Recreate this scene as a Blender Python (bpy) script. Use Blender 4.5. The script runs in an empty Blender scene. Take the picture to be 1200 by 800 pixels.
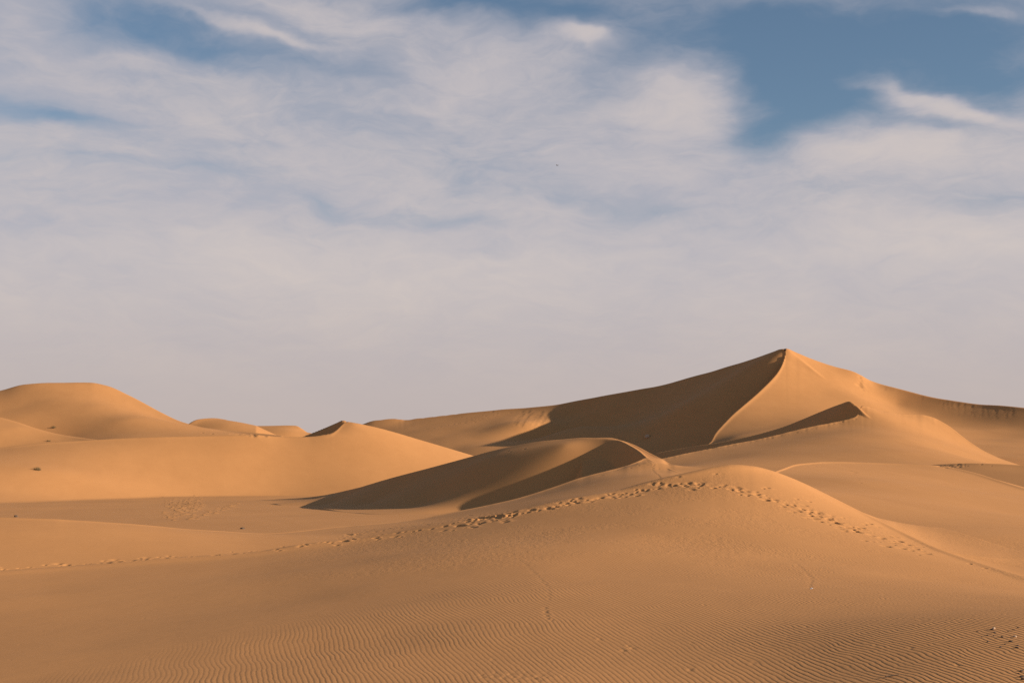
import bpy, bmesh, math, random
import numpy as np
from mathutils import Vector, Matrix, noise as mnoise

rng = np.random.default_rng(7)
random.seed(7)
C = bpy.context.scene.collection
scene = bpy.context.scene
R = math.radians

# ------------------------------------------------------------------ camera
F = 1667.0                                   # focal length in units of a 1200 px wide picture
TH = math.atan((560 - 400) / F)              # the level line sits below the middle: camera tilted up
ST, CT = math.sin(TH), math.cos(TH)
cam_d = bpy.data.cameras.new('camera')
cam = bpy.data.objects.new('camera', cam_d)
C.objects.link(cam)
cam_d.sensor_width = 36.0
cam_d.lens = 36.0 * F / 1200
cam_d.clip_start = 0.1
cam_d.clip_end = 20000
cam.location = (0, 0, 0)
cam.rotation_euler = (math.pi / 2 + TH, 0, 0)
scene.camera = cam


def ray(px, py):
    a, b = (px - 600) / F, (400 - py) / F
    return a, CT - b * ST, ST + b * CT


def pt(px, py, Y):                           # where the line of sight through a measured point meets distance Y
    a, y, z = ray(px, py)
    return a / y, Y, Y * z / y               # (x/y, y, z)


def ptz(px, Y, z):                           # the same with a known height
    b = 0.0
    for _ in range(6):
        t = z / Y
        b = (t * CT - ST) / (CT + t * ST)
    return (px - 600) / F / (CT - b * ST), Y, z


# ------------------------------------------------------------------ dune field: a height for every spot of sand
def band(a, b, ratio):
    n = max(2, int(math.log(b / a) / ratio))
    return list(a * (b / a) ** (np.arange(n) / n))


Q = 1.0                                      # spacing of the sand mesh
YS = np.array(band(3, 9, .02 * Q) + band(9, 30, .0045 * Q) + band(30, 36, .0018 * Q) + band(36, 50, .0009 * Q) + band(50, 75, .0018 * Q) + band(75, 130, .0013 * Q)
              + band(130, 260, .0015 * Q) + band(260, 360, .0013 * Q) + band(360, 470, .002 * Q)
              + band(470, 680, .0009 * Q) + band(680, 1050, .003 * Q) + band(1050, 6000, .02 * Q) + [6000])
US = (np.concatenate([np.linspace(-700, -60, int(160 / Q), endpoint=False),
                      np.linspace(-60, 1260, int(1260 / Q), endpoint=False),
                      np.linspace(1260, 1900, int(160 / Q))]) - 600) / F
NR, NC = len(YS), len(US)
XG = US[None, :] * YS[:, None]
YG = np.repeat(YS[:, None], NC, 1)


def hash2(ix, iy, seed):
    h = (ix.astype(np.int64) * 374761393 + iy.astype(np.int64) * 668265263 + seed * 974711) & 0xffffffff
    h = ((h ^ (h >> 13)) * 1274126177) & 0xffffffff
    h = h ^ (h >> 16)
    return (h & 0xffff).astype(np.float32) / 32768.0 - 1.0


def vnoise(x, y, seed):
    ix, iy = np.floor(x), np.floor(y)
    fx, fy = (x - ix).astype(np.float32), (y - iy).astype(np.float32)
    fx = fx * fx * fx * (fx * (fx * 6 - 15) + 10)
    fy = fy * fy * fy * (fy * (fy * 6 - 15) + 10)
    a, b = hash2(ix, iy, seed), hash2(ix + 1, iy, seed)
    c, d = hash2(ix, iy + 1, seed), hash2(ix + 1, iy + 1, seed)
    return (a + (b - a) * fx) + ((c + (d - c) * fx) - (a + (b - a) * fx)) * fy


def pchip(xk, yk, x):
    xk, yk = np.asarray(xk, float), np.asarray(yk, float)
    h = np.diff(xk)
    d = np.diff(yk) / h
    m = np.zeros(len(xk))
    for i in range(1, len(xk) - 1):
        if d[i - 1] * d[i] > 0:
            w1, w2 = 2 * h[i] + h[i - 1], h[i] + 2 * h[i - 1]
            m[i] = (w1 + w2) / (w1 / d[i - 1] + w2 / d[i])
    m[0], m[-1] = d[0], d[-1]
    x = np.clip(x, xk[0], xk[-1])
    i = np.clip(np.searchsorted(xk, x) - 1, 0, len(h) - 1)
    t = (x - xk[i]) / h[i]
    return (yk[i] * (1 + 2 * t) * (1 - t) ** 2 + m[i] * h[i] * t * (1 - t) ** 2
            + yk[i + 1] * t * t * (3 - 2 * t) + m[i + 1] * h[i] * t * t * (t - 1))


def smin(a, b, k):
    h = np.clip(.5 + .5 * (b - a) / k, 0, 1)
    return b + (a - b) * h - k * h * (1 - h)


def smax(a, b, k):
    return -smin(-a, -b, k)


def tps(P, z, X, Y, reg=1e-6):
    P = np.asarray(P, float)
    z = np.asarray(z, float)
    c, s = P.mean(0), max(np.ptp(P[:, 0]), np.ptp(P[:, 1]), 1e-6)
    p = (P - c) / s
    n = len(p)
    K = lambda d2: .5 * d2 * np.log(np.maximum(d2, 1e-12))
    A = np.zeros((n + 3, n + 3))
    A[:n, :n] = K(((p[:, None] - p[None]) ** 2).sum(-1)) + np.eye(n) * reg
    A[:n, n] = 1
    A[:n, n + 1:] = p
    A[n:, :n] = A[:n, n:].T
    w = np.linalg.lstsq(A, np.concatenate([z, np.zeros(3)]), rcond=None)[0]
    x, y = (X - c[0]) / s, (Y - c[1]) / s
    out = w[n] + w[n + 1] * x + w[n + 2] * y
    for i in range(n):
        out = out + w[i] * K((x - p[i, 0]) ** 2 + (y - p[i, 1]) ** 2)
    return out


# the interdune floor, rising a little far away, with low swells
def floor_height(X, Y):
    z = -2.62 + 0 * X
    z = z + .10 * vnoise(X / 22, Y / 22, 3)
    far = np.clip((Y - 260) / 400, 0, 1)
    z = z + far * (4 + 3 * vnoise(X / 90, Y / 90, 5))
    return z


H = floor_height(XG, YG).astype(np.float64)
HID = np.zeros((NR, NC), np.int8)
TOP = H.copy()


def layer(ident, crest, face, base, far_slope=.6, kr=.25, km=.4, ragged=0.0, rag_len=.5, lat=.45, near_slope=.5, seed=1, slip=(), surface=None):
    """One dune face: a crest line, control points on the side seen, the foot; behind the crest sand lies at its angle of rest."""
    global H
    ck = sorted(pt(*c) for c in crest)
    uk = [c[0] for c in ck]
    bk = sorted((pt(px, 560, 10)[0], Y) for px, Y in base)
    ua, ub = uk[0], uk[-1]
    zk = [c[2] for c in ck]
    yk = [c[1] for c in ck]
    padu = (max(zk) + 4) / lat / min(min(yk), min(b[1] for b in bk)) + .01
    c0, c1 = np.searchsorted(US, ua - padu), np.searchsorted(US, ub + padu)
    c0, c1 = max(0, c0 - 8), min(NC, c1 + 8)
    u = US[c0:c1]
    Yc = pchip(uk, yk, u)
    Zc = pchip(uk, [z / y for z, y in zip(zk, yk)], u) * Yc
    Yb = np.minimum(pchip([b[0] for b in bk], [b[1] for b in bk], u), Yc - .5)
    P, z = [], []
    ud = np.unique(np.concatenate([np.linspace(ua, ub, 18), uk, (np.array(uk[1:]) + np.array(uk[:-1])) / 2]))
    yd = pchip(uk, yk, ud)
    zd = pchip(uk, [zz / y for zz, y in zip(zk, yk)], ud) * yd
    if surface is None:
        for a, b, c in zip(ud, yd, zd):
            P.append((a * b, b)); z.append(c)
    for f in (face if surface is None else surface):
        q = ptz(*f[1:]) if f[0] == 'z' else pt(*f)
        P.append((q[0] * q[1], q[1])); z.append(q[2])
    for pa, pb, dist, slope in slip:          # sand lying at a given slope just below part of the crest
        ss = np.linspace(pt(pa, 480, 10)[0], pt(pb, 480, 10)[0], 7)
        ys = pchip(uk, yk, ss)
        zs = pchip(uk, [zz / y for zz, y in zip(zk, yk)], ss) * ys
        tx, ty = np.gradient(ss * ys), np.gradient(ys)
        tl = np.hypot(tx, ty)
        for k in range(7):
            P.append((ss[k] * ys[k] + ty[k] / tl[k] * dist, ys[k] - tx[k] / tl[k] * dist))
            z.append(zs[k] - slope * dist)
    NT, ST_ = 110, 1
    uc = u[::ST_]
    if uc[-1] != u[-1]:
        uc = np.append(uc, u[-1])
    t = np.linspace(0, 1, NT)
    Ybc, Ycc = np.interp(uc, u, Yb), np.interp(uc, u, Yc)
    Yt = Ybc[None] + (Ycc - Ybc)[None] * t[:, None]
    ue = np.clip(uc, ua, ub)
    Nt = tps(P, z, ue[None] * Yt, Yt)
    # finer in the sideways direction (cubic)
    i = np.clip(np.searchsorted(uc, u, side='right') - 1, 0, len(uc) - 2)
    f = (u - uc[i]) / (uc[i + 1] - uc[i])
    g = lambda k: Nt[:, np.clip(i + k, 0, len(uc) - 1)]
    a, b, c, d = g(-1), g(0), g(1), g(2)
    N = b + .5 * f * (c - a + f * (2 * a - 5 * b + 4 * c - d + f * (3 * (b - c) + d - a)))
    N = N + (Zc - N[-1])[None] * (t ** 6)[:, None]
    gnear = np.maximum((N[-1] - N[-3]) / ((Yc - Yb) * (t[-1] - t[-3])), -.2)
    if ragged:
        rg = ragged * (vnoise(u * Yc / rag_len, u * 0, seed) + .8 * vnoise(u * Yc / (rag_len * .37), u * 0, seed + 1))
    else:
        rg = 0
    far_reach = (Zc + 4) / far_slope + 6
    r0 = np.searchsorted(YS, Yb.min() - 12 / near_slope)
    r1 = min(NR, np.searchsorted(YS, (Yc + far_reach).max()) + 2)
    r0 = max(0, r0)
    Y = YG[r0:r1, c0:c1]
    X = XG[r0:r1, c0:c1]
    tt = (Y - Yb) / (Yc - Yb)
    ti = np.clip(tt, 0, 1) * (NT - 1)
    i = np.clip(ti.astype(int), 0, NT - 2)
    f = ti - i
    col = np.arange(len(u))[None].repeat(len(Y), 0)
    a, b, c, d = (N[np.clip(i + k, 0, NT - 1), col] for k in (-1, 0, 1, 2))
    near = b + .5 * f * (c - a + f * (2 * a - 5 * b + 4 * c - d + f * (3 * (b - c) + d - a)))
    near = near - near_slope * np.maximum(0, Yb - Y)
    near = near + gnear * np.maximum(0, Y - Yc)
    if ragged:
        near = near + rg * np.exp(-np.abs(Y - Yc) / (2 * rag_len))
    far = Zc + far_slope * (Yc - Y)
    m = (Y > Yc) & (Y < Yc + far_reach)
    if m.any():
        xs, ys = X[m], Y[m]
        ud = np.linspace(ua, ub, 70)
        yd = pchip(uk, yk, ud)
        zd = pchip(uk, [zz / y for zz, y in zip(zk, yk)], ud) * yd
        xd = ud * yd
        best = np.full(xs.shape, -1e9)
        for j in range(len(ud) - 1):
            ex, ey = xd[j + 1] - xd[j], yd[j + 1] - yd[j]
            L2 = ex * ex + ey * ey
            dz = zd[j + 1] - zd[j]
            L = math.sqrt(L2)
            # best point on the segment for a cone of constant slope
            t0 = ((xs - xd[j]) * ex + (ys - yd[j]) * ey) / L2
            dp = np.abs((xs - xd[j]) * ey - (ys - yd[j]) * ex) / L
            sl = max(-.98, min(.98, dz / L / far_slope))
            t1 = np.clip(t0 + sl / math.sqrt(1 - sl * sl) * dp / L, 0, 1)
            v = zd[j] + dz * t1 - far_slope * np.hypot(xs - xd[j] - ex * t1, ys - yd[j] - ey * t1)
            best = np.maximum(best, v)
        far[m] = np.minimum(best, Zc[None].repeat(len(Y), 0)[m])
    h = smin(near, far, kr) + kr * .25 * np.exp(-((Y - Yc) / (kr / .4)) ** 2)
    side = np.maximum(0, np.maximum(ua - u, u - ub))[None] * Y
    h = h - lat * side
    sub = H[r0:r1, c0:c1]
    tp = TOP[r0:r1, c0:c1]
    idm = HID[r0:r1, c0:c1]
    w = h > tp
    idm[w] = ident
    np.maximum(tp, h, out=tp)
    H[r0:r1, c0:c1] = smax(sub, h, km)


PLAIN, FORE, MIDRIDGE, LOWDUNE, LEFTDUNE, FARDUNE, HAZYDUNE, PEAK, STEPDUNE, MOUND, RIGHTFLOOR = range(11)
Z = 'z'
# far dunes on the skyline at the left
layer(HAZYDUNE, [(255, 512, 1000), (268, 504, 1000), (278, 499.5, 1000), (300, 498, 1000), (330, 497.6, 1000), (347, 498, 1000), (353, 501.5, 995), (362, 507, 990), (400, 511, 980), (440, 512, 980)],
      [(Z, 280, 930, 8), (Z, 320, 930, 8), (Z, 400, 930, 8), (310, 506, 975), (340, 506, 975)], [(250, 925), (450, 925)], kr=1.5, km=3)
layer(FARDUNE, [(195, 511, 660), (208, 505, 665), (220, 497, 670), (230, 491.5, 676), (245, 490, 685), (262, 492, 697), (275, 499, 704), (285, 506, 708), (300, 513, 712)],
      [(Z, 200, 620, 8), (Z, 250, 610, 10), (Z, 290, 600, 8), (250, 500, 660)], [(190, 600), (300, 590)], kr=2.5, km=3)
layer(LEFTDUNE, [(-700, 470, 420), (-300, 476, 420), (-100, 472, 410), (0, 459, 400), (30, 450.8, 400), (60, 449, 402), (105, 449, 405), (125, 452.5, 405), (150, 463, 402), (190, 484, 392), (215, 495.5, 385), (245, 503.5, 375), (285, 508.7, 360), (330, 515, 345)],
      [(Z, -100, 340, 9), (Z, 0, 345, 9), (Z, 60, 345, 9), (Z, 120, 330, 8.5), (Z, 200, 300, 7), (Z, 280, 300, 6), (60, 470, 377), (110, 475, 372), (30, 474, 376), (150, 490, 355)],
      [(-700, 320), (100, 300), (330, 290)], kr=3, km=2)
layer(LEFTDUNE, [(-700, 460, 350), (-200, 470, 350), (-100, 478, 345), (0, 488.5, 340), (20, 494, 337), (45, 503, 333), (80, 511.5, 328), (110, 517, 320), (140, 522, 310)],
      [(Z, -100, 300, 5), (Z, 0, 305, 5), (Z, 60, 300, 5), (20, 502, 326)], [(-700, 290), (140, 280)], kr=3.5, km=2, far_slope=.35)
# low left dune: its dark hollow at the top, then the long lit slope
layer(LOWDUNE, [(343, 516, 243), (354, 511, 242), (370, 504.8, 240.5), (385, 498.8, 238.6), (395, 494.6, 236.9), (402, 492, 235.6), (408, 495, 235.4), (416, 502, 234)],
      [(Z, 353, 239, 4.6), (Z, 370, 236, 5.0), (Z, 385, 233.8, 5.4), (Z, 395, 232.6, 6.0), (Z, 402, 231.8, 6.6), (Z, 415, 231, 6.0)],
      [(335, 240), (370, 235.5), (385, 233), (402, 231), (416, 230)], kr=.2, km=.2, far_slope=.5)
layer(LOWDUNE, [(-700, 552, 200), (-250, 540, 206), (0, 524, 213), (60, 518, 217), (100, 515, 219.5), (160, 511, 222), (200, 509.3, 223.5), (250, 508.6, 225.5), (300, 509.2, 227), (340, 511.3, 228.3), (360, 511.3, 228.6), (378, 509.6, 229), (388, 507.4, 229.8), (395, 503, 231.8), (399, 498.5, 233.6), (403, 494.9, 234.8), (408, 493.9, 235.2), (415, 495.2, 234.8), (430, 498.3, 235.4), (450, 503.2, 236), (500, 518, 238.5), (555, 534.7, 242), (600, 548, 244), (650, 560, 246)],
      [(Z, -200, 130, -2.6), (0, 587, 158), (100, 583.5, 177), (200, 580.5, 195), (330, 578.5, 206), (420, 577, 207), (Z, 500, 212, -1.6), (Z, 560, 216, -1.6), (200, 545, 210), (60, 552, 188), (420, 535, 222), (330, 545, 217)],
      [(-700, 120), (0, 150), (100, 169), (200, 188), (330, 200), (420, 201), (560, 205), (650, 208)], kr=.4, km=.2, ragged=.0, far_slope=.45)
# great dune: the shaded bowl under the left skyline
layer(PEAK, [(350, 535, 700), (380, 520, 700), (410, 503, 698), (425, 496, 697), (440, 491.6, 695), (460, 490, 693), (468, 490.3, 692), (475, 491.6, 691), (490, 489.6, 689), (520, 486.2, 684.5), (560, 482, 677), (600, 478.7, 669), (640, 475.8, 659), (670, 471.5, 651), (700, 466.3, 641), (760, 454.3, 621), (820, 439.3, 597), (870, 425.3, 573), (905, 414.4, 552.5), (920, 409.8, 543.6), (935, 420, 540), (960, 440, 530), (1000, 480, 515)],
      [(Z, 400, 620, 10), (Z, 440, 620, 13), (Z, 500, 620, 16.5), (Z, 560, 620, 20), (Z, 620, 618, 23.5), (Z, 440, 580, 7), (Z, 500, 580, 9.5), (Z, 560, 575, 12), (Z, 620, 562, 13), (Z, 680, 535, 9.5), (Z, 740, 520, 9.5), (Z, 800, 505, 10), (Z, 850, 490, 11), (Z, 900, 480, 12),
       (680, 500, 572), (760, 515, 530)],
      [(350, 560), (440, 570), (560, 545), (680, 510), (800, 480), (1000, 460)], kr=1.6, km=2.0, far_slope=.62, slip=((690, 917, 14, .6), (720, 905, 40, .56)))
# great dune: the lit flank right of the sinuous arm, with a slip face under the right skyline
layer(PEAK, [(790, 540, 425), (815, 528, 440), (832, 518, 452), (838, 508, 461), (846, 499, 470), (856, 489, 479), (870, 477.5, 490), (882, 467.5, 499.5), (893, 457.5, 508), (903, 447.5, 516), (911, 438, 523.5), (916, 429, 530.5), (919, 419.5, 537.5), (921, 409.6, 543.2), (935, 414.5, 544), (950, 420.5, 544), (980, 430.8, 543), (1000, 436.3, 541), (1010, 441, 540), (1018, 445.6, 540), (1050, 454.6, 534), (1100, 465.6, 521), (1150, 472.6, 506), (1200, 476.6, 489), (1300, 483, 462), (1500, 486, 435), (1900, 490, 420)],
      [(860, 512, 445), (900, 500, 460), (930, 470, 500), (960, 460, 512), (960, 495, 458), (1000, 462, 514), (1020, 472, 506),
       (1050, 472.5, 523), (1050, 490, 494), (1100, 484.5, 506), (1100, 502, 470), (1150, 493, 488), (1150, 513, 448), (1200, 498, 470), (1200, 517, 432), (1300, 503, 440), (1300, 525, 400),
       (1150, 540, 360), (1200, 545, 350), (1050, 520, 410), (950, 520, 410), (Z, 870, 400, 6), (Z, 1300, 340, 3), (Z, 1600, 340, 3), (Z, 1500, 400, 10)],
      [(790, 380), (900, 370), (1000, 370), (1200, 320), (1900, 310)], kr=1.2, km=1.0, far_slope=.62)
# stepped dune before it: dark hollow wall, lit right shoulder, lit front slope
layer(STEPDUNE, [(770, 530, 390), (800, 524.5, 385), (830, 520.8, 375), (860, 515.3, 370), (880, 510.8, 367), (920, 499.3, 360), (940, 491.5, 356.5), (960, 483.5, 352), (985, 474.3, 344.5), (995, 471.3, 341), (1004, 476.5, 338.5), (1014, 486, 335), (1030, 500, 330)],
      [(Z, 800, 375, 5), (Z, 860, 353, 5), (Z, 920, 344, 5.2), (Z, 960, 336, 5.8), (Z, 985, 331, 6.8), (Z, 995, 329, 7.6), (Z, 1011, 327, 8.6)],
      [(770, 372), (860, 350), (920, 342), (960, 333), (995, 326), (1030, 322)], kr=.5, km=.5, far_slope=.55)
layer(STEPDUNE, [(720, 553, 290), (760, 541, 300), (785, 535.3, 305), (820, 528, 312), (860, 520.3, 318.5), (910, 510.3, 325.5), (960, 498.8, 331), (985, 493.4, 333.5), (998, 490.4, 334), (1003, 488.2, 335), (1007, 482, 338), (1010, 476.5, 341), (1022, 479.6, 343), (1040, 483.8, 345), (1060, 486.6, 348), (1078, 487, 350), (1092, 490, 350), (1110, 499, 347), (1130, 514, 340), (1150, 527, 332), (1180, 541, 320), (1210, 551, 305)],
      [(1045, 500, 327), (1060, 515, 300), (1040, 530, 268), (1100, 530, 285), (1150, 543, 290), (1025, 505, 314), (Z, 1100, 240, 1.5), (Z, 1180, 250, 1), (Z, 760, 250, 1), (850, 545, 255), (950, 545, 250), (1020, 543, 252), (900, 528, 290), (980, 520, 290), (Z, 900, 220, 0)],
      [(720, 240), (850, 215), (1050, 225), (1210, 240)], kr=.35, km=.3, ragged=.035, rag_len=1.7, far_slope=.5, seed=9)
# floor and low slip face behind the right mound
layer(RIGHTFLOOR, [(1040, 552, 205), (1080, 547, 200), (1110, 544.6, 195), (1140, 543.2, 192), (1170, 543.8, 190), (1200, 545.5, 188), (1300, 550, 180), (1600, 560, 170)],
      [(Z, 1080, 178, -1.3), (Z, 1140, 172, -1.4), (Z, 1200, 168, -1.6), (Z, 1300, 160, -2)], [(1040, 172), (1300, 155), (1600, 150)], kr=.6, km=.5)
# middle ridge: shaded bowl, thin lit strip beyond its crest, lit front arm
layer(MIDRIDGE, [(300, 590, 172), (340, 586, 160), (385, 580.2, 148), (420, 571.2, 137), (450, 562.5, 130.5), (500, 549.5, 124), (555, 534.8, 120.2), (580, 528, 118.6), (600, 523.7, 117.6), (640, 517, 115.3), (665, 515, 114), (690, 513.4, 112), (710, 513.6, 110.5), (725, 515.6, 109), (740, 522.6, 105.5), (750, 529, 102.5), (758, 535.8, 100), (775, 548, 95)],
      [(Z, 330, 140, -2.75), (Z, 385, 120, -2.72), (Z, 440, 108, -2.72), (Z, 500, 104, -2.6), (Z, 385, 136, -2.45), (Z, 430, 122, -2.3), (Z, 500, 112, -1.9), (Z, 560, 106, -2.1), (Z, 610, 104.7, -1.95), (Z, 650, 104.3, -1.75), (570, 537.5, 114.5), (605, 530.5, 112.6), (640, 525.5, 110.8), (662, 522.5, 110), (Z, 690, 104.2, -1.4), (Z, 725, 101, -.8), (Z, 745, 97.5, -.5), (Z, 758, 94.5, -.2)],
      [(300, 150), (385, 118), (440, 105), (500, 101), (560, 102), (650, 100.5), (725, 97), (775, 90)], kr=.7, km=.6, far_slope=.5)
RIDGE_FACE = [(760, 541.5, 94.5), (770, 556, 84), (800, 557, 84), (820, 560, 80), (740, 555, 88), (Z, 760, 66, -.6), (Z, 820, 68, -.5), (-250, 672, 40), (0, 659, 42), (150, 650, 45), (300, 643, 50), (420, 628, 58), (Z, 500, 60, -2.0), (600, 600, 68), (700, 578, 70), (Z, 560, 60, -1.7), (Z, 700, 62, -1.0), (Z, 780, 62, -.7)]
STRIP = [(695, 513.5, 112.7), (715, 513.0, 111.7), (728, 516, 110.4), (740, 519.8, 108.8), (750, 524.5, 107), (760, 529.8, 105), (775, 537.4, 101), (790, 544.6, 97), (803, 546.2, 95), (820, 546.8, 93.5), (840, 548.6, 92), (858, 552.5, 90), (880, 560, 87)]
ARM = [(0, 605, 51), (60, 607, 51.7), (150, 614.8, 54), (230, 621.5, 58), (300, 624.8, 63), (350, 622, 67), (400, 617, 72), (470, 611.2, 78), (530, 600.4, 82), (600, 585, 86.5), (650, 569.5, 89.5), (675, 561, 91), (690, 556.8, 92), (715, 550.5, 93.5), (735, 545.2, 95.5), (748, 540, 97.5), (757, 536.6, 98.8)]
BOTH = RIDGE_FACE + STRIP + ARM + [(-250, 594, 52), (-700, 580, 54), (766, 540.5, 97), (785, 549, 92)]
layer(MIDRIDGE, [(682, 516, 112.9)] + STRIP, [],
      [(682, 112), (715, 110.4), (740, 106.3), (752, 102), (758, 98.6), (764, 93), (772, 84), (785, 72), (800, 66), (880, 66)], kr=.2, km=.05, far_slope=.5, lat=1.5, near_slope=.4, surface=BOTH)
layer(MIDRIDGE, [(-700, 580, 54), (-250, 594, 52)] + ARM + [(766, 540.5, 97), (785, 549, 92), (805, 556, 87)], [],
      [(-700, 40), (0, 39), (300, 46), (500, 55), (700, 58), (805, 60)], kr=.2, km=.05, ragged=.012, rag_len=1.4, far_slope=.4, surface=BOTH)
# right mound behind the foreground
layer(MOUND, [(880, 565, 82), (900, 556.5, 88), (915, 549.8, 95), (935, 543.6, 104), (970, 540.4, 112), (1010, 541.4, 116), (1060, 543.3, 118), (1100, 545.6, 118), (1140, 553, 114), (1170, 562, 110), (1200, 571, 106), (1300, 592, 98), (1450, 604, 92), (1900, 620, 80)],
      [(1000, 563, 84), (1060, 575, 80), (1120, 592, 72), (1200, 604, 72), (1200, 635, 48), (1120, 625, 50), (1000, 582, 66), (Z, 900, 68, -.4), (Z, 940, 64, -.75), (Z, 1000, 56, -1.5), (Z, 1060, 48, -2.0), (Z, 1120, 42, -2.35), (Z, 1200, 38, -2.65), (Z, 1450, 32, -3.0), (Z, 1900, 28, -3.2)],
      [(880, 68), (940, 61), (1000, 54), (1100, 43), (1200, 36), (1900, 24)], kr=.5, km=.25, far_slope=.3)
# foreground
layer(FORE, [(-700, 690, 30), (-250, 680, 33), (0, 666.5, 36), (100, 660, 38), (200, 652.2, 39.5), (300, 646, 41), (350, 638.5, 42), (420, 630.5, 43), (500, 616.5, 43.5), (560, 606.5, 43.5), (620, 594, 43.7), (660, 585.5, 44.2), (720, 574.5, 45), (760, 563.5, 45.6), (790, 556, 46), (815, 550.2, 46.4), (835, 546, 46.8), (858, 543.2, 47.2), (880, 545, 47.8), (900, 550, 48.6), (940, 566, 49.5), (1000, 595, 48), (1050, 619, 44), (1100, 642, 39.5), (1150, 659.5, 36), (1200, 674, 33), (1450, 715, 26), (1900, 740, 21)],
      [(0, 800, 16.5), (300, 800, 14.9), (600, 800, 13.6), (900, 800, 12.9), (1200, 800, 11.4), (0, 720, 26.5), (300, 712, 25), (600, 700, 22.5), (850, 690, 23), (1050, 720, 17.4), (1200, 730, 14.8),
       (600, 640, 33), (850, 640, 33), (850, 600, 39.5), (850, 570, 43.8), (700, 600, 40.5), (300, 668, 33.5), (Z, 0, 3, -1.85), (Z, 600, 3, -1.74), (Z, 1200, 3, -1.72), (Z, -900, 8, -2.1), (Z, 2200, 8, -1.9), (Z, 600, 8, -1.80)],
      [(-700, 3), (1900, 3)], kr=.4, km=.3, far_slope=.3)

# soft swells on everything
near_w = np.clip(60 / YG, 0, 1)
H += .05 * vnoise(XG / 6.1, YG / 7.3, 21) * near_w + .018 * vnoise(XG / 2.1, YG / 2.6, 22) * np.clip(30 / YG, 0, 1)
H += .55 * vnoise(XG / 46, YG / 46, 23) * np.clip((YG - 120) / 300, 0, 1)
H += .16 * vnoise(XG / 13, YG / 15, 24) * np.clip((YG - 60) / 150, 0, 1)


# ---- prints and scuffs pressed into the sand
def find(px, py):
    """The spot of sand seen at a measured point: (row, column)."""
    a, y, z = ray(px, py)
    j = int(np.clip(np.searchsorted(US, a / y), 1, NC - 2))
    hit = np.nonzero(H[:, j] / YS >= z / y)[0]
    hit = hit[YS[hit] > 9]
    i = int(hit[0]) if len(hit) else NR - 2
    return i, j


H0 = H.copy()


def press(px, py, length, width, depth, ang=None, at=None):
    i, j = find(px, py) if at is None else at
    x0, y0 = XG[i, j], YG[i, j]
    if ang is None:
        ang = rng.uniform(0, math.pi)
    reach = 1.9 * max(length, width)
    r0, r1 = np.searchsorted(YS, y0 - reach), np.searchsorted(YS, y0 + reach) + 1
    c0, c1 = np.searchsorted(US, (x0 - reach) / y0), np.searchsorted(US, (x0 + reach) / y0) + 1
    X, Y = XG[r0:r1, c0:c1] - x0, YG[r0:r1, c0:c1] - y0
    p = (X * math.cos(ang) + Y * math.sin(ang)) / length
    q = (-X * math.sin(ang) + Y * math.cos(ang)) / width
    r = np.sqrt(p * p + q * q)
    base = H0[r0:r1, c0:c1]
    if depth > 0:
        e = np.exp(-r * r)                    # a hollow trodden deeper on one side, the sand pushed up on the other
        H[r0:r1, c0:c1] = np.clip(H[r0:r1, c0:c1] + depth * (1.3 * p - .35) * e, base - 1.3 * depth, base + .6 * depth)
    else:                                     # sand kicked up beside the print
        H[r0:r1, c0:c1] = np.maximum(H[r0:r1, c0:c1], base - depth * np.exp(-np.where(p < 0, p / .4, p / 3) ** 2 - q * q))


def trail(points, spacing, spread, length=.10, width=.055, depth=.06, lanes=1, keep=1.0, lie=0.0, kick=0.0):
    """Prints along a line over the sand given by measured points; spacing in metres, spread = sideways scatter in picture units."""
    for lane in range(lanes):
        ox, oy = rng.normal(0, spread[0]), rng.normal(0, spread[1])
        for (xa, ya), (xb, yb) in zip(points[:-1], points[1:]):
            ia, ja = find(xa, ya)
            ib, jb = find(xb, yb)
            d = math.hypot(XG[ia, ja] - XG[ib, jb], YG[ia, ja] - YG[ib, jb])
            d = min(d, 40 * spacing + abs(xb - xa) / F * YS[ia] * 2)
            n = max(1, int(d / spacing))
            ang = math.atan2(YG[ib, jb] - YG[ia, ja], XG[ib, jb] - XG[ia, ja])
            side = math.copysign(.11 if length > .1 else 0.0, math.sin(ang)) * np.array((1, -1))
            for k in range(n):
                if rng.random() > keep:
                    continue
                t = (k + rng.uniform(-.25, .25)) / n
                s = min(1.7, rng.lognormal(-.18, .38))
                qx = xa + (xb - xa) * t + ox + side[k % 2] * F / YS[ia] + rng.normal(0, spread[0] * .25)
                qy = ya + (yb - ya) * t + oy + rng.normal(0, spread[1] * .35)
                if rng.random() < kick:
                    press(qx + (length + .06) * F / YS[ia] * rng.uniform(-1.2, 1.2), qy + rng.normal(0, .6), length * s * .6, width * s * .8, -depth * rng.uniform(.3, .6))
                press(qx, qy,
                      length * s, width * s, depth * rng.uniform(.5, 1.2), (ang if lie is None else lie) + rng.normal(0, .3))


# along the foreground crest
W = dict(length=.08, width=.095, depth=.040, lie=.05)
trail([(-40, 669), (0, 666.8), (100, 660.6), (200, 653), (300, 646.8), (380, 635), (440, 631)], .6, (3, .7), lanes=3, keep=.75, **W)
trail([(300, 647), (380, 636), (440, 631.5), (520, 622), (590, 613)], .6, (4, 1.8), lanes=3, keep=.6, **W)
trail([(400, 631), (430, 622), (480, 616), (540, 609), (600, 603), (660, 592), (720, 582), (770, 571), (830, 566)], .5, (8, 3.0), lanes=8, keep=.55, **W)
trail([(640, 592), (700, 583), (740, 577), (790, 569), (840, 567)], .5, (7, 3.0), lanes=6, keep=.6, **W)
trail([(770, 566), (800, 560), (840, 552), (858, 548)], .7, (5, 3), lanes=5, keep=.5, **W)
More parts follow.
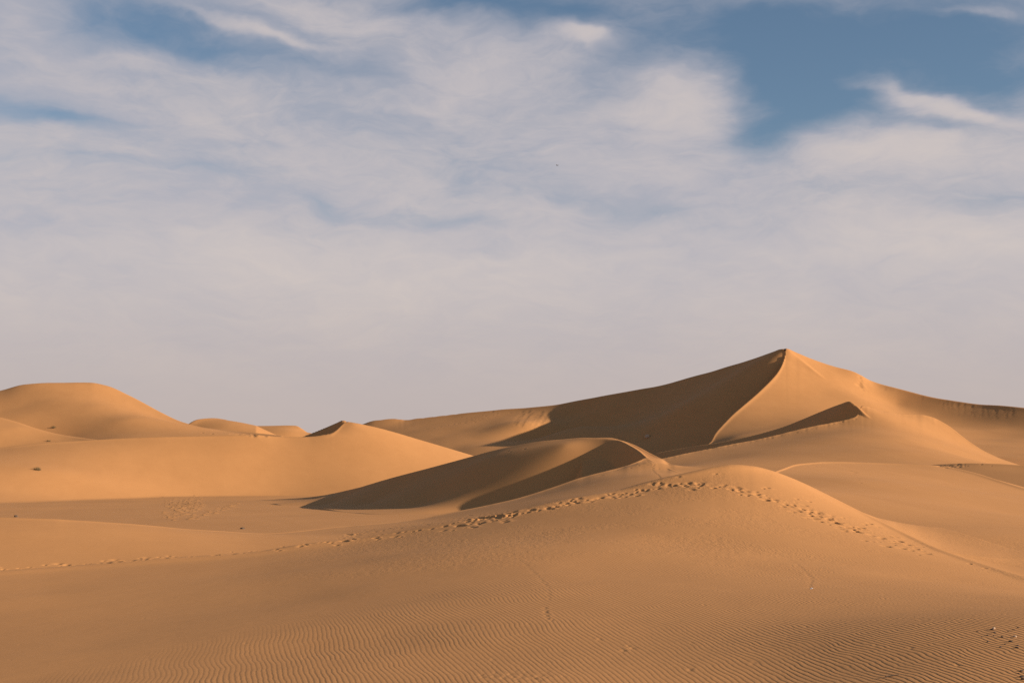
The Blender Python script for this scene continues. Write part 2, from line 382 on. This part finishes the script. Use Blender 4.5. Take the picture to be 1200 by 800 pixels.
# down its right side
W = dict(length=.095, width=.085, depth=.048, lie=-.15)
trail([(820, 567), (860, 572), (905, 585), (940, 598), (975, 612), (1010, 625)], .5, (8, 3.2), lanes=9, keep=.6, **W)
trail([(930, 595), (960, 606), (1010, 625), (1050, 638), (1090, 650), (1110, 655)], .5, (9, 4), lanes=8, keep=.6, **W)
trail([(905, 573), (960, 589), (1005, 606), (1020, 613), (1060, 633), (1098, 646)], .7, (2, 1.5), lanes=2, keep=.6, **W)
trail([(1085, 650), (1130, 661), (1160, 668), (1196, 674)], .6, (2, 1), lanes=1, keep=.8, **W)
# a long narrow track down the near slope
trail([(597, 634), (603, 650), (618, 662), (632, 676), (644, 688), (645, 705)], .13, (.5, .5), length=.06, width=.022, depth=.004, lanes=1, keep=.75)
trail([(640, 714), (645, 729), (658, 728)], .3, (1, 1), length=.06, width=.03, depth=.012)
trail([(925, 655), (940, 668), (950, 678), (946, 690)], .16, (1.5, 1), length=.07, width=.03, depth=.005)
# other spots
trail([(1000, 553), (1008, 562), (1014, 568), (1022, 576)], 2.4, (1, 1), depth=.05, length=.2, width=.12)
trail([(930, 549), (985, 543), (1030, 548)], 1.5, (4, 2), lanes=2, keep=.5, depth=.06)
for k in range(150):
    press(rng.uniform(200, 238) - rng.uniform(0, 12), 592 + rng.normal(0, 4.6), .13, .22, -.075, rng.normal(0, .2))
trail([(190, 606), (205, 600), (214, 592), (222, 583)], 5, (6, 2.5), lanes=4, length=.13, width=.22, depth=-.07, lie=0)
trail([(222, 607), (240, 602), (262, 595), (278, 588)], 4, (4, 2), lanes=3, length=.13, width=.22, depth=-.07, lie=0)
trail([(240, 507.6), (270, 508.4), (300, 509.9), (330, 511.9)], 1.6, (2, .3), length=.4, width=.5, depth=.22, lanes=2, keep=.5)
trail([(482, 506.5), (500, 503.5), (520, 500.5), (560, 493), (592, 486)], 2.2, (2, .6), length=.5, width=.35, depth=.16, lanes=2, keep=.7)
trail([(535, 496), (560, 490), (585, 485), (600, 483)], 2.4, (4, 2.2), length=.5, width=.35, depth=.16, lanes=5, keep=.6)
for k in range(26):                           # sand run down the slip faces
    x = rng.uniform(600, 660)
    trail([(x + 10, 481 + rng.uniform(0, 5)), (x, 492 + rng.uniform(0, 10))], 1.2, (.4, .4), length=.9, width=.5, depth=.08)
for k in range(20):
    x = rng.uniform(1035, 1190)
    y0 = np.interp(x, [1018, 1050, 1100, 1150, 1200], [447, 457, 468, 475, 479])
    trail([(x, y0 + 1), (x + rng.uniform(-2, 2), y0 + rng.uniform(6, 17))], 1.3, (.3, .4), length=.7, width=.45, depth=.05)
trail([(1008, 444), (1008, 452), (1011, 460)], 1.5, (.5, 1), length=.8, width=.5, depth=.3)
trail([(740, 533), (757, 541), (770, 549), (786, 553)], 1.6, (4, 2), lanes=3, keep=.6, depth=.05)
trail([(700, 556), (725, 551), (740, 546), (752, 541)], 1.6, (2, 1.5), lanes=2, keep=.6, depth=.05)
trail([(603, 529), (615, 526), (640, 523), (665, 520)], 2, (3, 1), lanes=2, keep=.5, depth=.07)
trail([(800, 531), (860, 522), (910, 512.5), (960, 501), (1008, 490)], 1.3, (1, .8), length=.4, width=.3, depth=.08, lanes=2, keep=.6)
trail([(1105, 547), (1130, 545.5), (1160, 545.5), (1195, 548)], 2.2, (3, .8), length=.17, width=.2, depth=.06, lanes=3, keep=.5, lie=0)
for x, y in ((630, 792), (627, 795), (588, 794), (595, 790), (735, 757), (738, 760), (733, 762), (700, 749), (913, 549.4), (1122, 779), (810, 785)):
    press(x, y, .05, .025, .014)
for k in range(40):
    press(rng.uniform(560, 660), 793 + rng.normal(0, 3.5), .035, .02, .006)
for k in range(45):
    press(rng.uniform(0, 1200), rng.uniform(640, 780), .035, .02, .006)



# ------------------------------------------------------------------ materials
def nodes_of(name):
    m = bpy.data.materials.new(name)
    m.use_nodes = True
    nt = m.node_tree
    return m, nt, nt.nodes['Principled BSDF']


class E:                                      # arithmetic on shader sockets
    def __init__(self, nt, s):
        self.nt, self.s = nt, s

    def _op(self, op, *a, clamp=False):
        n = self.nt.nodes.new('ShaderNodeMath')
        n.operation = op
        n.use_clamp = clamp
        for i, v in enumerate((self,) + a):
            if isinstance(v, E):
                self.nt.links.new(v.s, n.inputs[i])
            else:
                n.inputs[i].default_value = v
        return E(self.nt, n.outputs[0])

    def __add__(s, o): return s._op('ADD', o)
    __radd__ = __add__
    def __mul__(s, o): return s._op('MULTIPLY', o)
    __rmul__ = __mul__
    def __sub__(s, o): return s._op('SUBTRACT', o)
    def __rsub__(s, o): return (s * -1.0) + o
    def __truediv__(s, o): return s._op('DIVIDE', o)
    def sin(s): return s._op('SINE')
    def exp(s): return s._op('EXPONENT')
    def pow(s, o): return s._op('POWER', o)
    def clamp(s): return s._op('ADD', 0.0, clamp=True)
    def max(s, o): return s._op('MAXIMUM', o)

    def ramp(s, a, b):                        # smooth 0..1 between a and b
        n = s.nt.nodes.new('ShaderNodeMapRange')
        n.interpolation_type = 'SMOOTHSTEP'
        s.nt.links.new(s.s, n.inputs['Value'])
        n.inputs['From Min'].default_value = a
        n.inputs['From Max'].default_value = b
        return E(s.nt, n.outputs[0])


def combine(nt, x, y, z):
    n = nt.nodes.new('ShaderNodeCombineXYZ')
    for i, v in enumerate((x, y, z)):
        if isinstance(v, E):
            nt.links.new(v.s, n.inputs[i])
        else:
            n.inputs[i].default_value = v
    return n.outputs[0]


def tex(nt, vec, scale, detail=3, rough=.5, dist=0.0):
    n = nt.nodes.new('ShaderNodeTexNoise')
    n.inputs['Scale'].default_value = scale
    n.inputs['Detail'].default_value = detail
    n.inputs['Roughness'].default_value = rough
    n.inputs['Distortion'].default_value = dist
    nt.links.new(vec, n.inputs['Vector'])
    return E(nt, n.outputs['Fac']), n.outputs['Color']


def mixcol(nt, fac, a, b):
    n = nt.nodes.new('ShaderNodeMix')
    n.data_type = 'RGBA'
    for k, v in ((6, a), (7, b)):
        if isinstance(v, (tuple, list)):
            n.inputs[k].default_value = tuple(v) + (1,) if len(v) == 3 else v
        else:
            nt.links.new(v, n.inputs[k])
    if isinstance(fac, E):
        nt.links.new(fac.s, n.inputs[0])
    else:
        n.inputs[0].default_value = fac
    return n.outputs[2]


SAND = (.605, .268, .089)


def sand_material():
    m, nt, bs = nodes_of('sand')
    geo = nt.nodes.new('ShaderNodeNewGeometry')
    pos = geo.outputs['Position']
    sep = nt.nodes.new('ShaderNodeSeparateXYZ')
    nt.links.new(pos, sep.inputs[0])
    x, y, z = (E(nt, k) for k in sep.outputs)
    flat = combine(nt, x, y, 0.0)
    big, _ = tex(nt, flat, .09, 4, .55)
    mid, _ = tex(nt, flat, .9, 4, .6)
    fine, _ = tex(nt, flat, 26.0, 3, .65)
    streak, _ = tex(nt, combine(nt, x * .35 + y * .10, y * .04, z * .5), 1.0, 5, .6, .6)
    c = mixcol(nt, (big * .7 + mid * .35 + streak * .9 - .65).clamp(), tuple(v * .90 for v in SAND), (SAND[0] * 1.05, SAND[1] * 1.07, SAND[2] * 1.10))
    nt.links.new(c, bs.inputs['Base Color'])
    bs.inputs['Roughness'].default_value = .95
    bs.inputs['Specular IOR Level'].default_value = .12
    # wind ripples, crests running away from the viewer, about 7.5 cm apart
    w1, w1c = tex(nt, flat, .22, 2, .5)
    w2, _ = tex(nt, combine(nt, x * 1.3, y * .8, 4.0), 1.15, 3, .55)
    w3, _ = tex(nt, combine(nt, x, y * .45, 9.0), 4.5, 2, .5)
    right = (x + y * -.10).ramp(-.5, 3.5)
    proj = x * 1.65 + y * .18 - x * y * .021
    ph = proj * (2 * math.pi / .078) + (w1 - .5) * 40.0 + (w2 - .5) * (9.0 + right * 12.0) + (w3 - .5) * (1.8 + right * 6.0)
    s = ph.sin()
    prof = s + (ph * 2.0 + .9).sin() * .22
    # where ripples stand: the near apron and the right side, faint elsewhere
    m1, _ = tex(nt, combine(nt, x, y, 2.0), .33, 3, .55)
    edge = (m1 - .5) * 9.0
    apron = (y * -1.0 + x * 2.6 + edge + 28.5).ramp(-3.0, 5.0)
    fade = (y * -1.0).ramp(-44.0, -22.0)
    amp = apron * fade * (.55 + .45 * right) * (.5 + mid)
    pock, _ = tex(nt, combine(nt, x * 1.6, y * .7, 3.0), 5.5, 3, .6)
    patch = (y * -1.0).ramp(-75.0, -42.0) * (y.ramp(22.0, 34.0)) * m1.ramp(.4, .6) * (x + y * .12).ramp(-3.5, 1.5)
    height = prof * amp * .00135 * (.35 + w3 * 1.3) + (pock - .5) * patch * .016 + (fine - .5) * .0010 * (y * -1.0).ramp(-40.0, -15.0) + (mid - .5) * .012 * (y * -1.0).ramp(-120.0, -40.0)
    b = nt.nodes.new('ShaderNodeBump')
    b.inputs['Strength'].default_value = 1.0
    b.inputs['Distance'].default_value = 1.0
    nt.links.new(height.s, b.inputs['Height'])
    nt.links.new(b.outputs[0], bs.inputs['Normal'])
    return m


sand = sand_material()

# ------------------------------------------------------------------ the sand as objects: one per dune
V = np.stack([XG, YG, H], -1).reshape(-1, 3).astype(np.float32)
IDX = np.arange(NR * NC).reshape(NR, NC)
QUAD = np.stack([IDX[:-1, :-1], IDX[:-1, 1:], IDX[1:, 1:], IDX[1:, :-1]], -1).reshape(-1, 4)
QID = HID[:-1, :-1].reshape(-1)


def sand_object(name, quads, label):
    used, inv = np.unique(quads, return_inverse=True)
    me = bpy.data.meshes.new(name)
    me.vertices.add(len(used))
    me.vertices.foreach_set('co', V[used].reshape(-1))
    n = len(quads)
    me.loops.add(n * 4)
    me.loops.foreach_set('vertex_index', inv.reshape(-1).astype(np.int32))
    me.polygons.add(n)
    me.polygons.foreach_set('loop_start', np.arange(0, n * 4, 4, dtype=np.int32))
    me.update(calc_edges=True)
    me.polygons.foreach_set('use_smooth', np.ones(n, bool))
    me.materials.append(sand)
    o = bpy.data.objects.new(name, me)
    C.objects.link(o)
    o['kind'] = 'structure'
    o['label'] = label
    o['category'] = 'dune' if 'dune' in name else 'ground'
    return o


for ids, name, label in (
        ((PLAIN, RIGHTFLOOR), 'ground', 'flat brown sand floor lying in the hollows between the dunes'),
        ((FORE,), 'foreground_dune', 'broad rippled sand rise at the front, footprints along its crest'),
        ((MIDRIDGE,), 'ridge_dune', 'low sand ridge with a shaded bowl behind the foreground crest'),
        ((LOWDUNE,), 'low_dune', 'low orange dune with a long smooth lit slope and small pointed top'),
        ((LEFTDUNE,), 'rounded_dune', 'flat topped rounded dune on the left skyline'),
        ((FARDUNE,), 'small_dune', 'small pale dune top beside the rounded dune on the skyline'),
        ((HAZYDUNE,), 'distant_dune', 'flat brown dune top far off between the small dune and the low dune'),
        ((PEAK,), 'peak_dune', 'great pointed dune with a dark shaded left face and lit right flank'),
        ((STEPDUNE,), 'shoulder_dune', 'dune with a dark wedge shaped hollow in front of the great dune'),
        ((MOUND,), 'mound_dune', 'smooth lit sand mound behind the right end of the foreground crest')):
    sand_object(name, QUAD[np.isin(QID, ids)], label)

# a plain sheet of sand under and around all of it, out to the horizon
bm = bmesh.new()
for sx, sy in ((-1, -1), (1, -1), (1, 1), (-1, 1)):
    bm.verts.new((sx * 9000, sy * 9000, -7.0))
bm.faces.new(bm.verts)
me = bpy.data.meshes.new('terrain')
bm.to_mesh(me)
bm.free()
me.materials.append(sand)
o = bpy.data.objects.new('terrain', me)
C.objects.link(o)
o['kind'] = 'structure'
o['label'] = 'open desert sand reaching to the horizon'
o['category'] = 'ground'


# ------------------------------------------------------------------ things lying about
def plain(name, base, rough=.9, var=.25, scale=8):
    m, nt, bs = nodes_of(name)
    tc = nt.nodes.new('ShaderNodeTexCoord')
    n, _ = tex(nt, tc.outputs['Object'], scale, 4, .6)
    c = mixcol(nt, n, tuple(v * (1 - var) for v in base), tuple(v * (1 + var) for v in base))
    nt.links.new(c, bs.inputs['Base Color'])
    bs.inputs['Roughness'].default_value = rough
    return m


dark_stone = plain('dark_stone', (.075, .046, .03), scale=40)
pale_stone = plain('pale_stone', (.50, .33, .20), scale=30)
brown_stone = plain('brown_stone', (.12, .075, .045), scale=3)
dry_grass = plain('dry_grass', (.10, .075, .03), scale=2)
paper = plain('paper', (.75, .72, .68), var=.05)
wood = plain('dry_wood', (.09, .055, .03), scale=20)
feather = plain('feather', (.16, .15, .145), scale=6)


def thing(name, me, mat, loc, label, cat, group=None, rot=0.0):
    me.materials.clear()
    me.materials.append(mat)
    ob = bpy.data.objects.new(name, me)
    C.objects.link(ob)
    ob.location = loc
    ob.rotation_euler = (0, 0, rot)
    ob['label'] = label
    ob['category'] = cat
    if group:
        ob['group'] = group
    return ob


def place(px, py):
    i, j = find(px, py)
    return Vector((XG[i, j], YG[i, j], H[i, j]))


def stone_mesh(name, sx, sy, sz, seed, rough=.28):
    bm = bmesh.new()
    bmesh.ops.create_icosphere(bm, subdivisions=3, radius=1)
    for v in bm.verts:
        n = mnoise.noise(v.co * 1.3 + Vector((seed * 7.1, 0, 0))) + .4 * mnoise.noise(v.co * 3.1 + Vector((0, seed * 3.3, 0)))
        v.co *= 1 + rough * n
        v.co = Vector((v.co.x * sx, v.co.y * sy, (v.co.z + .45) * sz))
    for f in bm.faces:
        f.smooth = True
    me = bpy.data.meshes.new(name)
    bm.to_mesh(me)
    bm.free()
    return me


def tuft_mesh(name, n, h, spread, lean, seed):
    """A tussock: many narrow bent blades rising out of one foot."""
    r = random.Random(seed)
    bm = bmesh.new()
    for k in range(n):
        a = r.uniform(0, math.tau)
        rad = spread * math.sqrt(r.random())
        bx, by = rad * math.cos(a), rad * math.sin(a)
        hh = h * r.uniform(.45, 1.0) * (1 - .4 * rad / spread)
        out = r.uniform(.2, .8)
        dx, dy = math.cos(a) * out * hh * .7 + lean * hh, math.sin(a) * out * hh * .7
        w = h * .018
        t = Vector((-math.sin(a), math.cos(a), 0)) * w
        prev = None
        for q in range(5):
            f = q / 4
            c = Vector((bx + dx * f * f, by + dy * f * f, hh * (f - .25 * f * f * out) - .02 * h))
            ww = t * (1 - .85 * f)
            pair = (bm.verts.new(c - ww), bm.verts.new(c + ww))
            if prev:
                bm.faces.new((prev[0], prev[1], pair[1], pair[0]))
            prev = pair
    me = bpy.data.meshes.new(name)
    bm.to_mesh(me)
    bm.free()
    return me


thing('grass_tuft', tuft_mesh('grass_tuft', 150, .75, .55, -.35, 1), dry_grass, place(43, 551), 'largest dry grass tuft, leaning left on the low dune slope', 'grass tuft')
thing('grass_tuft', tuft_mesh('grass_tuft', 110, .7, .5, -.3, 2), dry_grass, place(57, 517.3), 'dry grass tuft on the crest of the low dune at the left', 'grass tuft')
thing('grass_tuft', tuft_mesh('grass_tuft', 110, 1.0, .6, -.2, 3), dry_grass, place(62, 501.5), 'dark grass tuft on the flank of the rounded dune, above the other two', 'grass tuft')
thing('stone', stone_mesh('stone', .13, .11, .10, 3), brown_stone, place(18, 605.5), 'small brown stone on the sand crest at the left edge', 'stone')
thing('stone', stone_mesh('stone', .12, .10, .06, 5), brown_stone, place(284, 619.5), 'small flat brown stone in the hollow above the crest footprints', 'stone')
thing('stone', stone_mesh('stone', .85, .8, .8, 8), pale_stone, place(758, 512.5), 'pale boulder alone on the shaded face of the great dune', 'stone')
p = place(920.3, 411.5)
thing('stone', stone_mesh('stone', .42, .42, .5, 9), dark_stone, (p.x, p.y, p.z - .05), 'dark stone standing on the very tip of the great dune', 'stone')
thing('stone', stone_mesh('stone', .017, .015, .012, 10), pale_stone, place(1164, 737), 'pale stone among the dark pebbles at the right', 'stone')
thing('stone', stone_mesh('stone', .018, .016, .012, 11), pale_stone, place(1189, 747), 'smaller pale stone right of the larger one among dark pebbles', 'stone')
peb = [stone_mesh('pebble', .018, .012, .008, 20 + k, .22) for k in range(4)]
for k, (x, y, s) in enumerate(((1145, 740, .8), (1162, 738.6, 1.3), (1165.5, 741.4, 1.1), (1156.7, 744.2, 1.0), (1173.5, 746.4, 1.2), (1150, 746, .6), (1168, 749, .6), (1157.5, 752, .9), (1184, 752, 1.3), (1177.5, 755, .8),
                              (1171.7, 758.3, .9), (1192.5, 756.5, 1.0), (1191.5, 760, 1.2), (1187.5, 738, .9), (1192.5, 736, .8), (1181, 740, .6), (1164, 745, .7), (1196.7, 787, 1.2), (1196.5, 793, 1.3), (1199, 797, 1.4),
                              (1193, 790, .8))):
    ob = thing('pebble', peb[k % 4], dark_stone, place(x, y), 'dark pebble in the scatter of pebbles at the right edge' if y < 770 else 'dark pebble in the small heap at the lower right corner',
               'pebble', 'dark pebbles scattered on the sand' if y < 770 else 'dark pebbles in the corner heap', rng.uniform(0, 6))
    ob.scale = (s * .85, s * .85, s * .8)

# a scrap of paper, crumpled
bm = bmesh.new()
bmesh.ops.create_grid(bm, x_segments=8, y_segments=6, size=1)
for v in bm.verts:
    v.co = Vector((v.co.x * .022, v.co.y * .014, .012 + .012 * mnoise.noise(v.co * 2.2) + v.co.x * .006))
r_ = bmesh.ops.solidify(bm, geom=bm.faces[:], thickness=.0008)
me = bpy.data.meshes.new('paper_scrap')
bm.to_mesh(me)
bm.free()
thing('paper_scrap', me, paper, place(950.5, 690), 'tiny white paper scrap on the rippled sand', 'litter', rot=.6)


def twig_mesh(name, length, rad, seed):
    r = random.Random(seed)
    bm = bmesh.new()

    def limb(a, d, L, ra, depth):
        n, ring0 = 7, None
        pos, dirv = a.copy(), d.normalized()
        for q in range(n + 1):
            rr = ra * (1 - .7 * q / n)
            side = dirv.cross(Vector((0, 0, 1))).normalized()
            up = side.cross(dirv)
            ring = [bm.verts.new(pos + (side * math.cos(t) + up * math.sin(t)) * rr) for t in (math.tau * z / 6 for z in range(6))]
            if ring0:
                for z in range(6):
                    bm.faces.new((ring0[z], ring0[(z + 1) % 6], ring[(z + 1) % 6], ring[z]))
            else:
                bm.faces.new(ring[::-1])
            ring0 = ring
            if depth and q in (2, 4):
                limb(pos, dirv + side * r.choice((-1, 1)) * .8 + Vector((0, 0, .15)), L * .35, rr * .7, 0)
            dirv = (dirv + Vector((r.uniform(-.2, .2), r.uniform(-.2, .2), r.uniform(-.06, .06)))).normalized()
            pos = pos + dirv * L / n
        bm.faces.new(ring0)
    limb(Vector((-length / 2, 0, rad)), Vector((1, .1, .03)), length, rad, 1)
    me = bpy.data.meshes.new(name)
    bm.to_mesh(me)
    bm.free()
    return me


thing('twig', twig_mesh('twig', .13, .006, 4), wood, place(1044, 792.5), 'short dark twig lying on the sand at the lower edge', 'twig', rot=.5)

# a bird far off in the sky: body, wings and tail
a, y, z = ray(653, 194)
bp = Vector((a, y, z)) * (190 / y)
bm = bmesh.new()
bmesh.ops.create_uvsphere(bm, u_segments=16, v_segments=12, radius=1)
for v in bm.verts:
    tz = v.co.z
    wdt = .055 * (1 - .25 * abs(tz)) * (1.0 if tz < .55 else .8)
    v.co = Vector((v.co.x * wdt, tz * .19, v.co.y * wdt + (.012 if tz > .55 else 0)))
for sgn in (-1, 1):
    up, lo_ = [], []
    for q in range(9):
        f = q / 8
        x = sgn * (.02 + .36 * f)
        zz = .03 + .13 * math.sin(f * 1.9) - .06 * f
        ch = .15 * (1 - f) ** .5 + .012
        yc = .03 - .10 * f * f
        up.append((bm.verts.new((x, yc + ch * .45, zz)), bm.verts.new((x, yc - ch * .55, zz))))
        lo_.append((bm.verts.new((x, yc + ch * .45, zz - .010)), bm.verts.new((x, yc - ch * .55, zz - .004))))
    for q in range(8):
        for s_ in (up, lo_):
            bm.faces.new((s_[q][0], s_[q + 1][0], s_[q + 1][1], s_[q][1]))
        for e in (0, 1):
            bm.faces.new((up[q][e], up[q + 1][e], lo_[q + 1][e], lo_[q][e]))
tv = [bm.verts.new(c) for c in ((-.02, -.15, .0), (.02, -.15, 0), (.05, -.30, .005), (-.05, -.30, .005), (-.02, -.15, -.01), (.02, -.15, -.01), (.05, -.30, -.002), (-.05, -.30, -.002))]
for f in ((0, 1, 2, 3), (7, 6, 5, 4), (0, 4, 5, 1), (1, 5, 6, 2), (2, 6, 7, 3), (3, 7, 4, 0)):
    bm.faces.new([tv[k] for k in f])
me = bpy.data.meshes.new('bird')
bm.to_mesh(me)
bm.free()
thing('bird', me, feather, bp, 'tiny dark bird flying alone before the clouds', 'bird', rot=.9).scale = (.8, .8, .8)


# ------------------------------------------------------------------ light and sky
SUN_AZ, SUN_EL = R(106), R(16.8)                 # clockwise from the viewing direction
sd = Vector((math.sin(SUN_AZ) * math.cos(SUN_EL), math.cos(SUN_AZ) * math.cos(SUN_EL), math.sin(SUN_EL)))
ld = bpy.data.lights.new('sun', 'SUN')
ld.energy = 5.0
ld.angle = R(.53)
ld.color = (1.0, .90, .78)
lo = bpy.data.objects.new('sun', ld)
lo.rotation_euler = (-sd).to_track_quat('-Z', 'Y').to_euler()
C.objects.link(lo)

#SKY
world = bpy.data.worlds.new('World')
scene.world = world
world.use_nodes = True
nt = world.node_tree
bg = nt.nodes['Background']
out = nt.nodes['World Output']
sky = nt.nodes.new('ShaderNodeTexSky')
sky.sky_type = 'NISHITA'
sky.sun_disc = False
sky.sun_elevation = SUN_EL
sky.sun_rotation = SUN_AZ
sky.dust_density = .6
sky.ozone_density = 2.2
nt.links.new(sky.outputs[0], bg.inputs[0])
bg.inputs[1].default_value = .078
# high thin cloud: a veil low down, breaking up into streaks and blue gaps higher up
tc = nt.nodes.new('ShaderNodeTexCoord')
sep = nt.nodes.new('ShaderNodeSeparateXYZ')
nt.links.new(tc.outputs['Generated'], sep.inputs[0])
dx, dy, dz = (E(nt, k) for k in sep.outputs)
az = dx._op('ARCTAN2', dy)
el = dz._op('ARCSINE')


def direction(px, py):
    d = Vector(ray(px, py)).normalized()
    return math.atan2(d.x, d.y), math.asin(d.z)


wa, wac = tex(nt, combine(nt, az * 7.0, el * 15.0, 1.5), 1.0, 3, .5)
wb, _ = tex(nt, combine(nt, az * 7.0, el * 15.0, 8.5), 1.0, 3, .5)
wc, _ = tex(nt, combine(nt, az * 26.0, el * 40.0, 3.5), 1.0, 3, .55)
azw = az + (wa - .5) * .09 + (wc - .5) * .02
elw = el + (wb - .5) * .045 + (wc - .5) * .012


def blob(px, py, rx, ry, amp, tilt=0.0):
    a0, e0 = direction(px, py)
    if not tilt:
        u_, v_ = (azw - a0) * (1700 / rx), (elw - e0) * (1700 / ry)
        return ((u_ * u_ + v_ * v_) * -1.0).exp() * amp
    c, s_ = math.cos(R(tilt)), math.sin(R(tilt))
    u_ = (azw - a0) * (c * 1700 / rx) + (elw - e0) * (-s_ * 1700 / rx)
    v_ = (azw - a0) * (s_ * 1700 / ry) + (elw - e0) * (c * 1700 / ry)
    return ((u_ * u_ + v_ * v_) * -1.0).exp() * amp


cov = el.ramp(.36, .14) * .40 + .52 + el.ramp(.20, .10) * .25
for b_ in ((150, 26, 150, 26, -.55, 0), (255, 52, 80, 12, -.28, 8), (30, 122, 85, 13, -.55, 2), (120, 60, 110, 10, .22, -6), (230, 22, 70, 6, .25, 14), (545, 8, 80, 14, -.5, 0), (655, 22, 70, 18, -.55, 0),
           (980, 36, 300, 46, -.85, 0), (925, 112, 60, 48, -.75, 0), (1110, 88, 150, 40, -.55, 0), (893, 165, 40, 22, -.5, 0), (965, 122, 70, 26, -.4, 0), (1090, 145, 60, 8, -.3, 12), (1180, 100, 80, 40, -.3, 0),
           (220, 192, 70, 11, -.22, 0), (375, 232, 42, 11, -.34, 15), (465, 142, 80, 16, -.22, 5), (545, 258, 80, 12, -.28, 4), (730, 238, 90, 14, -.26, 8), (985, 228, 75, 12, -.24, 0), (1150, 238, 75, 12, -.22, 0),
           (60, 182, 80, 12, -.18, 0), (420, 85, 70, 10, -.25, 12), (700, 100, 60, 14, -.15, 0),
           (682, 50, 34, 8, .75, 15), (1060, 112, 60, 12, .85, 20), (1150, 138, 70, 9, .5, 8), (800, 105, 62, 34, .45, 0), (310, 40, 60, 7, .5, 12), (430, 25, 110, 20, .35, 8),
           (1150, 4, 55, 7, .5, 5), (590, 75, 140, 34, .25, 0), (10, 25, 45, 30, .4, 0), (1010, 180, 130, 24, .25, 0), (810, 150, 60, 18, .2, 0)):
    cov = cov + blob(*b_)
n1, _ = tex(nt, combine(nt, azw * 9.0, elw * 26.0 + az * 2.0, 0.0), 1.0, 6, .60, .35)
n2, _ = tex(nt, combine(nt, azw * 30.0 + el * 30.0, elw * 95.0 - az * 12.0, 5.0), 1.0, 5, .62, .6)
n3, _ = tex(nt, combine(nt, azw * 5.0, elw * 18.0 + az * 1.0, 12.0), 1.0, 3, .5, .2)
away = (az * az + (el - .15) * (el - .15) * 2.0).ramp(.30, .9)
dens = cov - away * .60 + (n1 - .5) * .95 + (n2 - .5) * .42
alpha = dens.ramp(-.20, 1.0)
alpha = alpha * .97
# thin parts let the blue through; thick parts are a warm white, greyer and pinker low down
low = el.ramp(.17, .02)
tone = (dens - .55 + (n3 - .5) * 1.1 + (n2 - .5) * .25).clamp()
ccol = mixcol(nt, tone, (.47, .455, .50), (.645, .570, .538))
ccol = mixcol(nt, low * .9, ccol, (.515, .435, .415))
cbg = nt.nodes.new('ShaderNodeBackground')
nt.links.new(ccol, cbg.inputs[0])
cbg.inputs[1].default_value = .785
ms = nt.nodes.new('ShaderNodeMixShader')
nt.links.new(alpha.s, ms.inputs[0])
nt.links.new(bg.outputs[0], ms.inputs[1])
nt.links.new(cbg.outputs[0], ms.inputs[2])
nt.links.new(ms.outputs[0], out.inputs['Surface'])
#ENDSKY

scene.view_settings.view_transform = 'Standard'
scene.view_settings.look = 'None'
scene.view_settings.exposure = 0.35
scene.view_settings.gamma = 1.0
scene.view_settings.use_curve_mapping = False
scene.cycles.max_bounces = 3
scene.cycles.use_denoising = False
